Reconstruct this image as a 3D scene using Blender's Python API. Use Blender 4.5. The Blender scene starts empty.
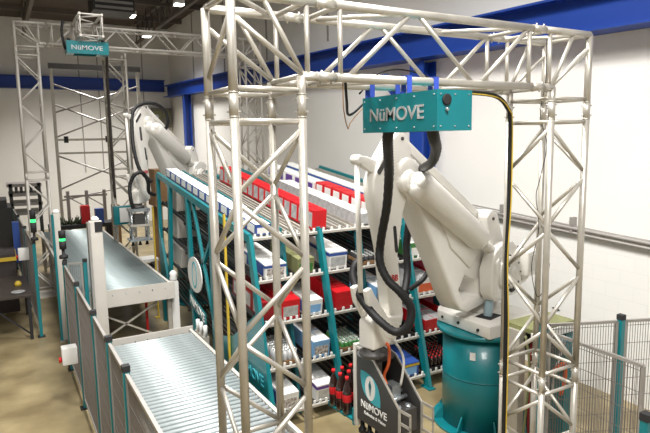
import bpy, math, random
from math import sin, cos, pi, radians
from mathutils import Vector as V, Matrix, geometry
random.seed(4)
S = bpy.context.scene
COL = S.collection

# ------------------------------------------------------------------ materials
def mat(name, col, rough=.5, metal=0., noise=0., scale=6., bump=0., bscale=40., emit=None, es=0., col2=None, coat=0.):
    m = bpy.data.materials.new(name); m.use_nodes = True
    nt = m.node_tree; N = nt.nodes; L = nt.links; b = N['Principled BSDF']
    c = (*col, 1)
    b.inputs['Base Color'].default_value = c
    b.inputs['Roughness'].default_value = rough
    b.inputs['Metallic'].default_value = metal
    if coat: b.inputs['Coat Weight'].default_value = coat
    if emit:
        b.inputs['Emission Color'].default_value = (*emit, 1); b.inputs['Emission Strength'].default_value = es
    tc = N.new('ShaderNodeTexCoord')
    if noise or col2:
        n = N.new('ShaderNodeTexNoise'); n.inputs['Scale'].default_value = scale; n.inputs['Detail'].default_value = 6
        L.new(tc.outputs['Object'], n.inputs['Vector'])
        r = N.new('ShaderNodeValToRGB'); L.new(n.outputs['Fac'], r.inputs['Fac'])
        r.color_ramp.elements[0].position = .35; r.color_ramp.elements[1].position = .68
        d = col2 if col2 else tuple(max(0, x*(1-noise)) for x in col)
        r.color_ramp.elements[0].color = (*d, 1); r.color_ramp.elements[1].color = c
        L.new(r.outputs['Color'], b.inputs['Base Color'])
        mr = N.new('ShaderNodeMapRange'); L.new(n.outputs['Fac'], mr.inputs['Value'])
        mr.inputs['To Min'].default_value = max(.05, rough-.08); mr.inputs['To Max'].default_value = min(1, rough+.08)
        L.new(mr.outputs['Result'], b.inputs['Roughness'])
    if bump:
        n2 = N.new('ShaderNodeTexNoise'); n2.inputs['Scale'].default_value = bscale
        L.new(tc.outputs['Object'], n2.inputs['Vector'])
        bp = N.new('ShaderNodeBump'); bp.inputs['Strength'].default_value = bump; bp.inputs['Distance'].default_value = .02
        L.new(n2.outputs['Fac'], bp.inputs['Height']); L.new(bp.outputs['Normal'], b.inputs['Normal'])
    return m

ALU = mat('brushed_aluminium', (.60, .57, .51), .38, .5, .12, 9)
ALUF = mat('pale_aluminium', (.74, .71, .66), .45, .12, .08, 9)
ALU2 = mat('dull_aluminium', (.55, .52, .46), .45, .35, .15, 9)
STEEL = mat('zinc_steel', (.60, .65, .68), .28, .75, .22, 5)
ROLL = mat('zinc_roller', (.66, .74, .76), .42, .35, .30, 2.5)
TRACK_SHADE = mat('shaded_track', (.03, .03, .03), .5, .3)  # shaded copy of the track metal, rack interior shade put into the colour
GREYP = mat('grey_paint', (.36, .34, .32), .5, .2, .1)
FRAMEG = mat('fence_grey', (.42, .40, .38), .45, .4, .1)
WIRE = mat('fence_wire', (.22, .20, .19), .5, .4)
TEAL = mat('teal_paint', (.004, .200, .230), .38, 0, .12, 4, coat=.2)
TEALD = mat('teal_paint_dark', (.004, .140, .170), .42, 0, .15, 4)
TEALL = mat('teal_light_mark', (.05, .42, .50), .5)
WHITER = mat('robot_white_paint', (.80, .78, .73), .32, 0, .05, 3, coat=.25)
WHITEG = mat('robot_warm_grey', (.62, .60, .55), .4, 0, .1, 5)
BLACK = mat('black_rubber', (.006, .006, .007), .6, 0, .2, 20)
BLACKM = mat('matt_black', (.02, .02, .022), .7)
DARKG = mat('dark_graphite', (.065, .062, .06), .45, .2, .1, 5)
BEIGE = mat('beige_panel', (.62, .59, .54), .5, 0, .06, 3)
WHITE = mat('plain_white', (.82, .82, .80), .5, 0, .05)
SILV = mat('silver_wrap', (.62, .63, .64), .35, .3, .3, 12)
RED = mat('packaging_red', (.62, .012, .018), .38, 0, .1, 8)
REDD = mat('deep_red', (.30, .01, .015), .4)
BLUE = mat('packaging_blue', (.03, .08, .32), .4)
LBLUE = mat('light_blue', (.20, .42, .72), .4)
PURP = mat('packaging_purple', (.12, .05, .28), .4)
YEL = mat('yellow_tape', (.60, .42, .04), .5)
ORANGE = mat('orange_plastic', (.75, .13, .03), .45)
GREEN = mat('can_green', (.06, .24, .06), .35, .3, .2, 10)
OLIVE = mat('olive_card', (.22, .23, .10), .6, 0, .2, 8)
CARD = mat('brown_card', (.35, .20, .09), .8, 0, .2, 6)
CANT = mat('can_top', (.66, .68, .66), .3, .8)
PHOTO = mat('printed_picture', (.75, .72, .68), .5, 0, 0, 25, col2=(.12, .08, .07))
COLA = mat('dark_cola', (.025, .010, .008), .12, 0, coat=.5)
BLUEB = mat('royal_blue_paint', (.006, .050, .33), .45, 0, .1, 1.5)
NAVY = mat('dark_blue_paint', (.008, .022, .10), .4, 0, .1, 3)
CONC = mat('concrete_floor', (.40, .325, .18), .36, 0, 0, 1.3, .04, 4, col2=(.20, .155, .08))
CEIL = mat('ceiling_insulation', (.115, .095, .08), .85, 0, .2, 1.2)
JOIST = mat('joist_paint', (.16, .14, .12), .6, 0, .1)
LBLG = mat('pale_blue_grey', (.33, .45, .50), .4)
CLAMP = mat('blue_strap', (.05, .10, .55), .5)
CLEAR = mat('white_capsule', (.8, .8, .8), .3)
GRNL = mat('green_signal', (.02, .5, .12), .4, emit=(.05, 1, .25), es=1.6)
LAMPE = mat('lamp_glow', (1, 1, .95), .5, emit=(1, .96, .88), es=14)

def wallmat(name, base, dark):
    m = bpy.data.materials.new(name); m.use_nodes = True
    nt = m.node_tree; N = nt.nodes; L = nt.links; b = N['Principled BSDF']
    tc = N.new('ShaderNodeTexCoord')
    sp = N.new('ShaderNodeSeparateXYZ'); L.new(tc.outputs['Object'], sp.inputs[0])
    ad = N.new('ShaderNodeMath'); L.new(sp.outputs['X'], ad.inputs[0]); L.new(sp.outputs['Y'], ad.inputs[1])
    cb = N.new('ShaderNodeCombineXYZ'); L.new(ad.outputs[0], cb.inputs['X']); L.new(sp.outputs['Z'], cb.inputs['Y'])
    br = N.new('ShaderNodeTexBrick'); L.new(cb.outputs[0], br.inputs['Vector'])
    br.inputs['Scale'].default_value = 1; br.inputs['Brick Width'].default_value = .42; br.inputs['Row Height'].default_value = .21
    br.inputs['Mortar Size'].default_value = .006; br.inputs['Mortar Smooth'].default_value = .6
    br.inputs['Color1'].default_value = (*base, 1); br.inputs['Color2'].default_value = (*[x*.985 for x in base], 1)
    br.inputs['Mortar'].default_value = (*[x*.93 for x in base], 1)
    # block below the liner sheet, smooth white sheeting above
    gt = N.new('ShaderNodeMath'); gt.operation = 'GREATER_THAN'; L.new(sp.outputs['Z'], gt.inputs[0]); gt.inputs[1].default_value = 2.45
    n = N.new('ShaderNodeTexNoise'); n.inputs['Scale'].default_value = .7; L.new(tc.outputs['Object'], n.inputs['Vector'])
    r = N.new('ShaderNodeValToRGB'); L.new(n.outputs['Fac'], r.inputs['Fac'])
    r.color_ramp.elements[0].color = (*dark, 1); r.color_ramp.elements[1].color = (*base, 1)
    r.color_ramp.elements[0].position = .2; r.color_ramp.elements[1].position = .6
    mx = N.new('ShaderNodeMix'); mx.data_type = 'RGBA'
    L.new(gt.outputs[0], mx.inputs['Factor']); L.new(br.outputs['Color'], mx.inputs[6]); L.new(r.outputs['Color'], mx.inputs[7])
    L.new(mx.outputs[2], b.inputs['Base Color']); b.inputs['Roughness'].default_value = .6
    return m
WALL = wallmat('painted_block_wall', (.88, .87, .84), (.83, .82, .79))

# ------------------------------------------------------------------ mesh helper
class MB:
    def __init__(s): s.v = []; s.f = []; s.m = []; s.sm = []
    def add(s, vs, fs, mi=0, smooth=False):
        o = len(s.v); s.v += [tuple(x) for x in vs]
        for f in fs: s.f.append(tuple(i+o for i in f)); s.m.append(mi); s.sm.append(smooth)
        return s
    def obox(s, c, a, b, d, mi=0):
        c, a, b, d = V(c), V(a), V(b), V(d)
        vs = [c+a*i+b*j+d*k for i in (-1, 1) for j in (-1, 1) for k in (-1, 1)]
        return s.add(vs, [(0, 1, 3, 2), (4, 6, 7, 5), (0, 4, 5, 1), (2, 3, 7, 6), (0, 2, 6, 4), (1, 5, 7, 3)], mi)
    def box(s, x0, x1, y0, y1, z0, z1, mi=0):
        return s.obox(((x0+x1)/2, (y0+y1)/2, (z0+z1)/2), ((x1-x0)/2, 0, 0), (0, (y1-y0)/2, 0), (0, 0, (z1-z0)/2), mi)
    def bar(s, p, q, w, h=None, up=(0, 0, 1), mi=0):
        p, q = V(p), V(q); h = h or w; d = (q-p); n = d.normalized(); u = V(up)
        if abs(n.dot(u)) > .98: u = V((0, 1, 0))
        x = n.cross(u).normalized(); y = x.cross(n)
        return s.obox((p+q)/2, d/2, x*w/2, y*h/2, mi)
    def tube(s, p, q, r, n=8, r2=None, mi=0, caps=True):
        p, q = V(p), V(q); r2 = r if r2 is None else r2; d = (q-p).normalized()
        u = V((0, 0, 1)) if abs(d.z) < .9 else V((1, 0, 0))
        x = d.cross(u).normalized(); y = d.cross(x)
        vs = []
        for (c, rr) in ((p, r), (q, r2)):
            for i in range(n):
                a = 2*pi*i/n; vs.append(c+x*cos(a)*rr+y*sin(a)*rr)
        s.add(vs, [(i, (i+1) % n, n+(i+1) % n, n+i) for i in range(n)], mi, True)
        if caps: s.add(vs, [tuple(range(n))[::-1], tuple(range(n, 2*n))], mi)
        return s
    def lathe(s, c, prof, axis=(0, 0, 1), n=16, mi=0):
        c = V(c); d = V(axis).normalized(); u = V((0, 0, 1)) if abs(d.z) < .9 else V((1, 0, 0))
        x = d.cross(u).normalized(); y = d.cross(x); vs = []; fs = []
        for (r, z) in prof:
            for i in range(n):
                a = 2*pi*i/n; vs.append(c+d*z+x*cos(a)*r+y*sin(a)*r)
        for k in range(len(prof)-1):
            for i in range(n): fs.append((k*n+i, k*n+(i+1) % n, (k+1)*n+(i+1) % n, (k+1)*n+i))
        s.add(vs, fs, mi, True)
        s.add(vs, [tuple(range(n))[::-1], tuple(range((len(prof)-1)*n, len(prof)*n))], mi)
        return s
    def path(s, pts, r, n=8, sub=5, mi=0, ridge=0.):
        P = [V(p) for p in pts]; Q = []
        for i in range(len(P)-1):
            p0 = P[max(0, i-1)]; p1 = P[i]; p2 = P[i+1]; p3 = P[min(len(P)-1, i+2)]
            for k in range(sub):
                t = k/sub
                Q.append(.5*((2*p1)+(p2-p0)*t+(2*p0-5*p1+4*p2-p3)*t*t+(3*p1-p0-3*p2+p3)*t**3))
        Q.append(P[-1]); vs = []; x = None
        for i, c in enumerate(Q):
            d = (Q[min(i+1, len(Q)-1)]-Q[max(i-1, 0)]).normalized()
            if x is None:
                u = V((0, 0, 1)) if abs(d.z) < .9 else V((1, 0, 0)); x = d.cross(u).normalized()
            else: x = (x-d*x.dot(d)).normalized()
            y = d.cross(x); rr = r*(1+ridge*(i % 2))
            for k in range(n):
                a = 2*pi*k/n; vs.append(c+x*cos(a)*rr+y*sin(a)*rr)
        m = len(Q)
        s.add(vs, [(j*n+i, j*n+(i+1) % n, (j+1)*n+(i+1) % n, (j+1)*n+i) for j in range(m-1) for i in range(n)], mi, True)
        s.add(vs, [tuple(range(n))[::-1], tuple(range((m-1)*n, m*n))], mi)
        return s
    def prism(s, poly, o, ux, uy, t0, t1, holes=(), mi=0):
        o, ux, uy = V(o), V(ux), V(uy); n = ux.cross(uy).normalized()
        loops = [list(poly)]+[list(h) for h in holes]
        flat = [p for l in loops for p in l]; m = len(flat)
        tri = geometry.tessellate_polygon([[V((a, b, 0)) for a, b in l] for l in loops])
        vs = [o+ux*a+uy*b+n*t0 for a, b in flat]+[o+ux*a+uy*b+n*t1 for a, b in flat]
        fs = []
        for t in tri:
            fs.append(tuple(t)[::-1]); fs.append(tuple(i+m for i in t))
        k = 0
        for l in loops:
            c = len(l)
            for i in range(c): fs.append((k+i, k+(i+1) % c, m+k+(i+1) % c, m+k+i))
            k += c
        return s.add(vs, fs, mi)
    def build(s, name, mats, parent=None, bevel=0, fix=True):
        me = bpy.data.meshes.new(name); me.from_pydata(s.v, [], s.f)
        if not isinstance(mats, (list, tuple)): mats = [mats]
        for m in mats: me.materials.append(m)
        me.polygons.foreach_set('material_index', s.m)
        me.polygons.foreach_set('use_smooth', s.sm)
        if fix:
            import bmesh
            b = bmesh.new(); b.from_mesh(me); bmesh.ops.remove_doubles(b, verts=b.verts, dist=1e-5)
            bmesh.ops.recalc_face_normals(b, faces=b.faces); b.to_mesh(me); b.free()
        me.update()
        o = bpy.data.objects.new(name, me); COL.objects.link(o)
        if parent: o.parent = parent
        if bevel:
            md = o.modifiers.new('b', 'BEVEL'); md.width = bevel; md.segments = 3; md.limit_method = 'ANGLE'; md.angle_limit = radians(40)
            for p in me.polygons: p.use_smooth = True
            md2 = o.modifiers.new('w', 'WEIGHTED_NORMAL') if False else None
        return o

def tag(o, label, cat, group=None, kind=None):
    if label: o['label'] = label
    if cat: o['category'] = cat
    if group: o['group'] = group
    if kind: o['kind'] = kind
    return o
def thing(name, label, cat, loc=(0, 0, 0), rz=0, group=None):
    o = bpy.data.objects.new(name, None); COL.objects.link(o); o.empty_display_size = .1
    o.location = loc; o.rotation_euler = (0, 0, rz); return tag(o, label, cat, group)
def struct(name, m, mt, label=None):
    o = m.build(name, mt); o['kind'] = 'structure'
    if label: o['label'] = label
    return o
def copy_of(ch, parent):
    c = ch.copy(); COL.objects.link(c); c.parent = parent; return c
def dup(root, loc=None, rz=None, label=None, group=None):
    r = root.copy(); COL.objects.link(r)
    if loc is not None: r.location = loc
    if rz is not None: r.rotation_euler = (0, 0, rz)
    if label: r['label'] = label
    if group: r['group'] = group
    for ch in root.children:
        c = copy_of(ch, r)
        for g in ch.children: copy_of(g, c)
    return r
def text(name, body, size, m, parent, o, ux, uy, depth=.004, align='CENTER', italic=0, sx=1.):
    cu = bpy.data.curves.new(name, 'FONT'); cu.body = body; cu.size = size; cu.extrude = depth; cu.align_x = align; cu.align_y = 'CENTER'
    cu.offset = size*.012
    t = bpy.data.objects.new(name, cu); COL.objects.link(t)
    bpy.context.view_layer.update()
    me = bpy.data.meshes.new_from_object(t); bpy.data.objects.remove(t)
    ux, uy = V(ux).normalized(), V(uy).normalized(); n = ux.cross(uy)
    M = Matrix((( *(ux*sx)[:], 0), (*uy[:], 0), (*n[:], 0), (0, 0, 0, 1))).transposed(); M.translation = V(o)
    me.transform(M); me.materials.clear(); me.materials.append(m)
    ob = bpy.data.objects.new(name, me); COL.objects.link(ob)
    if parent: ob.parent = parent
    return ob
ORD = ['front', 'second', 'third', 'fourth', 'fifth', 'sixth', 'seventh', 'eighth', 'ninth', 'tenth', 'eleventh', 'twelfth', 'thirteenth', 'fourteenth', 'fifteenth', 'sixteenth', 'seventeenth', 'eighteenth']

# ------------------------------------------------------------------ the room
struct('floor', MB().box(-9, 6.5, -9, 26, -.2, 0), CONC)
struct('wall_right', MB().box(6.3, 6.6, -9, 26, 0, 9.6), WALL)
struct('wall_back', MB().box(-9, 6.3, 25, 25.3, 0, 9.6), WALL)
struct('wall_left', MB().box(-9.3, -9, -9, 26, 0, 9.6), WALL)
struct('ceiling', MB().box(-9.3, 6.6, -9, 25.3, 9.2, 9.4), CEIL)
# blue steel: wide-flange beams along both walls, columns, knee brace
def ibeam(p, q, h, w, web=.03, side=(1, 0, 0)):
    m = MB(); p, q = V(p), V(q); up = V((0, 0, h/2))
    m.bar(p, q, web, h); m.bar(p+up, q+up, w, .035); m.bar(p-up, q-up, w, .035); return m
struct('trim_1', ibeam((6.02, -9, 5.12), (6.02, 24.4, 6.20), .50, .46), BLUEB)
struct('trim_2', ibeam((-9, 24.72, 6.48), (5.95, 24.72, 6.48), .5, .4), BLUEB)
m = MB(); m.box(5.90, 5.94, 21.3, 21.6, 0, 5.84); m.box(6.16, 6.20, 21.3, 21.6, 0, 5.84); m.box(5.92, 6.18, 21.43, 21.47, 0, 5.84)
struct('trim_3', m, BLUEB)
m = MB(); m.box(5.95, 5.99, 5.45, 5.85, 0, 5.28); m.box(6.25, 6.29, 5.45, 5.85, 0, 5.28); m.box(5.97, 6.27, 5.62, 5.68, 0, 5.28)
struct('trim_4', m, BLUEB)
m = MB(); m.bar((5.98, 6.75, 5.1), (5.98, 5.75, 4.25), .16, .16)
struct('trim_5', m, BLUEB)
# sheet seams of the liner on both walls
m = MB()
for y in (-1.5, 1.9, 9.6, 13.4, 17.2, 21): m.box(6.27, 6.3, y, y+.05, 6.3, 9.2)
struct('trim_6', m, GREYP)
m = MB()
for x in (-5, -1.6, 2.2, 3.0, 5.0): m.box(x, x+.04, 24.97, 25, 2.5, 9.2)
struct('trim_7', m, GREYP)
# ceiling purlins and an open-web joist
def joist(name, p, q, h=.8, n=14):
    m = MB(); p, q = V(p), V(q); d = V((0, 0, h))
    m.bar(p, q, .12, .07); m.bar(p+d, q+d, .12, .07)
    for i in range(n):
        a = p+(q-p)*i/n; b = p+(q-p)*(i+.5)/n+d; c = p+(q-p)*(i+1)/n
        m.tube(a, b, .022, 6); m.tube(b, c, .022, 6)
    return struct(name, m, JOIST)
joist('trim_8', (4.7, 24.4, 8.35), (4.7, 2, 8.35), .8, 26)
joist('trim_9', (.1, 24.6, 8.45), (.1, 4, 8.45), .7, 24)
m = MB()
for y in (10.5, 13.5, 16.5, 19.5, 22.5): m.box(-9, 6.3, y, y+.1, 9.0, 9.2)
struct('trim_10', m, JOIST)
# conduit along the right wall
c = MB(); c.tube((6.22, -3, 2.15), (6.22, 9, 2.74), .03, 8); c.tube((6.22, -3, 2.08), (6.22, 9, 2.67), .022, 8)
c.path([(6.24, -3, 2.22), (6.24, -.5, 2.33), (6.24, 1.5, 2.40), (6.24, 4, 2.55), (6.24, 9, 2.8)], .012, 6)
co = c.build('wall_conduit', GREYP); tag(co, 'grey electrical conduit run along the white right wall behind the robot', 'conduit')
for k in range(8):
    MB().box(6.2, 6.3, -2+k*1.4, -1.94+k*1.4, 2.1+.049*(k*1.4+1)-.02, 2.32+.049*(k*1.4+1)).build('clamp', GREYP, co)

# ------------------------------------------------------------------ box truss pieces
SZ = .47
def truss_part(name, parent, p, ax, ln, s1, s2, r, rb, bays, n=10, lead=.10, phase=0, mt=ALU, ends=(1, 1), par=False):
    """one straight box truss: p = corner chord start, ax = axis, s1/s2 = side vectors"""
    p, ax, s1, s2 = V(p), V(ax), V(s1), V(s2)
    C = [p, p+s1, p+s1+s2, p+s2]
    m = MB(); e0 = lead; e1 = ln-lead; bl = (e1-e0)/bays
    for k in range(4):
        a, b = C[k], C[(k+1) % 4]
        if ends[0]: m.tube(a+ax*e0, b+ax*e0, rb, n-2)
        if ends[1]: m.tube(a+ax*e1, b+ax*e1, rb, n-2)
        ph = (k+phase+(1 if par and k >= 2 else 0)) % 2
        g = .05 * (1 if bays else 0)
        for i in range(bays):
            u, w = (a, b) if (i+ph) % 2 == 0 else (b, a)
            m.tube(u+ax*(e0+i*bl+g), w+ax*(e0+(i+1)*bl-g*.2), rb, n-2)
    o = m.build(name, mt, parent)
    for k in range(4):
        q = C[k]; MB().tube(q, q+ax*ln, r, n+2).build('chord', mt, o)
    return o
def coupler(parent, C, ax, at, r, mt=ALU):
    ax = V(ax)
    for c in C:
        m = MB(); c = V(c)+ax*at; L_ = r*1.8
        m.tube(c-ax*L_*1.3, c+ax*L_*1.3, r*1.05, 12)
        m.tube(c-ax*L_*1.45, c-ax*L_*1.3, r*1.12, 12); m.tube(c+ax*L_*1.3, c+ax*L_*1.45, r*1.12, 12)
        s = ax.cross(V((.6, .8, .3))).normalized()
        for t in (-.8, .8): m.tube(c+ax*L_*t-s*r*1.5, c+ax*L_*t+s*r*1.5, r*.22, 6)
        m.build('coupler', mt, parent)
EX = .19
def tower(g, x, y, ztop, r, rb, sect, n, phase, mt=ALU, bays=5, par=False):
    """four-chord leg: corner cell on top, then sections down to a base plate"""
    s = SZ; C = [(x, y, 0), (x+s, y, 0), (x+s, y+s, 0), (x, y+s, 0)]
    z = ztop-s-EX; k = 0
    while z > .05:
        z0 = max(.04, z-sect)
        nb = max(1, round(bays*(z-z0)/sect))
        truss_part('truss_leg', g, (x, y, z), (0, 0, -1), z-z0, (s, 0, 0), (0, s, 0), r, rb, nb, n, phase=phase, mt=mt, par=par)
        coupler(g, C, (0, 0, 1), z, r, mt); z = z0; k += 1
    b = MB(); b.box(x-.12, x+s+.12, y-.12, y+s+.12, 0, .04); b.build('base_plate', mt, g)
def corner(g, x, y, ztop, r, rb, n, right, mt=ALU):
    """open corner cell joining a leg to the beam; right: beam leaves towards -x"""
    s = SZ; zl = ztop-s; zb = zl-EX; m = MB(); e = EX
    xi, xo = (x, x+s) if right else (x+s, x); dx = -e if right else e
    for yy in (y, y+s):
        m.tube((xo, yy, zb), (xo, yy, ztop), r, n+2); m.tube((xi, yy, zb), (xi, yy, zl), r, n+2)
        m.tube((xo, yy, ztop), (xi+dx, yy, ztop), r, n+2); m.tube((xi, yy, zl), (xi+dx, yy, zl), r, n+2)
        m.tube((xo, yy, ztop-.12), (xi, yy, zl+.02), rb, n-2)
        m.tube((xi+dx*.1, yy, zl), (xo-(xo-xi)*.45, yy, ztop), rb, n-2)
        m.tube((xo, yy, zl-.09), (xi, yy, zl-.09), rb, n-2); m.tube((xi+dx*.25, yy, zl), (xi+dx*.25, yy, ztop), rb, n-2)
    for (a, z) in ((xo, ztop), (xi, zl), (xo, zl-.09), (xi+dx*.25, ztop), (xi, zl-.09)):
        m.tube((a, y, z), (a, y+s, z), rb, n-2)
    m.tube((xo, y+s, zl), (xo, y, ztop-.1), rb, n-2); m.tube((xi, y+s, ztop), (xo, y, ztop), rb, n-2)
    return m.build('corner_cell', mt, g)

# near gantry
ZT = 4.685
G = thing('truss_gantry', 'large bright aluminium box truss gantry in the foreground carrying the teal sign box', 'gantry', (0, 0, 0))
for x, rt, ph in ((0, 0, 1), (2.9, 1, 0)):
    tower(G, x, 0, ZT, .030, .0175, 2.5, 12, ph); corner(G, x, 0, ZT, .030, .0175, 12, rt)
truss_part('truss_beam', G, (SZ+EX, 0, ZT-SZ), (1, 0, 0), 2.9-SZ-2*EX, (0, SZ, 0), (0, 0, SZ), .030, .0175, 3, 12, lead=.11, phase=1, par=True)
for a in (SZ+EX, 2.9-EX): coupler(G, [(a, 0, ZT), (a, 0, ZT-SZ), (a, SZ, ZT), (a, SZ, ZT-SZ)], (1, 0, 0), 0, .030)
# far gantry, higher, with a middle leg and a stub for its sign
ZF = 6.69; YF = 12.3
G2 = thing('truss_gantry', 'distant pale truss gantry at the back left with three legs and a stub beam', 'gantry', (0, 0, 0))
for x, rt in ((-.70, 0), (5.1, 1)):
    tower(G2, x, YF, ZF, .032, .021, 3.0, 8, 0, ALUF, 5, True); corner(G2, x, YF, ZF, .032, .021, 8, rt, ALUF)
tower(G2, 1.32, YF, ZF, .032, .020, 3.0, 8, 0, ALU2, 5, True)
truss_part('truss_beam', G2, (.01, YF, ZF-SZ), (1, 0, 0), 4.85, (0, SZ, 0), (0, 0, SZ), .032, .021, 9, 8, phase=1, par=True, mt=ALUF)
truss_part('truss_beam', G2, (.56, 10.75, ZF-SZ), (0, 1, 0), YF-10.75, (SZ, 0, 0), (0, 0, SZ), .030, .018, 3, 8, lead=.03, mt=ALUF)

# ------------------------------------------------------------------ sign boxes that guide the hoses
def sign_box(name, label, loc, rz, ln, w, h, straps, txt):
    """long side along local x, text on the -y face, ports on the +x end"""
    t = thing(name, label, 'sign box', loc, rz)
    b = MB(); th = .012
    b.box(0, ln, 0, th, 0, h); b.box(0, ln, w-th, w, 0, h); b.box(th, ln-th, th, w-th, h-th, h)
    b.box(0, th, th, w-th, 0, h); b.box(ln-th, ln, th, w-th, 0, h); b.box(th, ln*.18, th, w-th, 0, th); b.box(ln*.72, ln-th, th, w-th, 0, th)
    b.build('housing', TEAL, t)
    text('lettering', txt, h*.50, SILV, t, (ln*.48, -.003, h*.47), (1, 0, 0), (0, 0, 1), .002, sx=1.22)
    d = MB()
    for px in (.03, .27*ln, .5*ln, .73*ln, ln-.03):
        for pz in (.03, h-.03): d.tube((px, -.006, pz), (px, .01, pz), .006, 6)
    for py in (.03, w/2, w-.03):
        for pz in (.03, h-.03): d.tube((ln-.01, py, pz), (ln+.006, py, pz), .006, 6)
    d.build('bolt', STEEL, t)
    MB().lathe((ln+.001, w*.25, h*.76), [(.038, 0), (.038, .012), (.028, .012)], (1, 0, 0), 16).build('port_ring', BLACKM, t)
    MB().lathe((ln+.002, w*.25, h*.52), [(.014, 0), (.010, .02)], (1, 0, 0), 10).build('latch', STEEL, t)
    for (a, b_) in straps:
        MB().box(a-.03, a+.03, b_-.03, b_+.03, h, h+.02).box(a-.02, a+.02, b_-.042, b_-.034, h, h+.11).box(a-.02, a+.02, b_+.034, b_+.042, h, h+.11).box(a-.02, a+.02, b_-.04, b_+.04, h+.10, h+.112).build('strap', CLAMP, t)
    return t
# near: runs along world -y, so local x = -y
SB = sign_box('hose_sign_box', 'teal steel sign box reading NüMOVE hung under the foreground truss beam', (1.30, .53, 3.85), -pi/2, .90, .315, .275, (), 'NüMOVE')
for x in (1.33, 1.58):
    for yy in (0.0, SZ):
        m = MB(); m.box(x-.022, x+.022, yy-.036, yy-.032, 4.12, 4.25); m.box(x-.022, x+.022, yy+.032, yy+.036, 4.12, 4.25); m.box(x-.022, x+.022, yy-.036, yy+.036, 4.247, 4.251)
        st = m.build('strap', CLAMP); st.parent = SB; st.matrix_parent_inverse = (Matrix.Translation(SB.location) @ Matrix.Rotation(-pi/2, 4, 'Z')).inverted()
SB2 = sign_box('hose_sign_box', 'small distant teal sign box reading NüMOVE under the back gantry stub', (.26, 10.9, 5.83), 0, .90, .38, .28, (), 'NüMOVE')
m = MB()
for x in (.0+.08, .82):
    m.bar((x, .05, .27), (x, .35, .36), .05, .05)
m.build('bracket', BLACKM, SB2)

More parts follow.
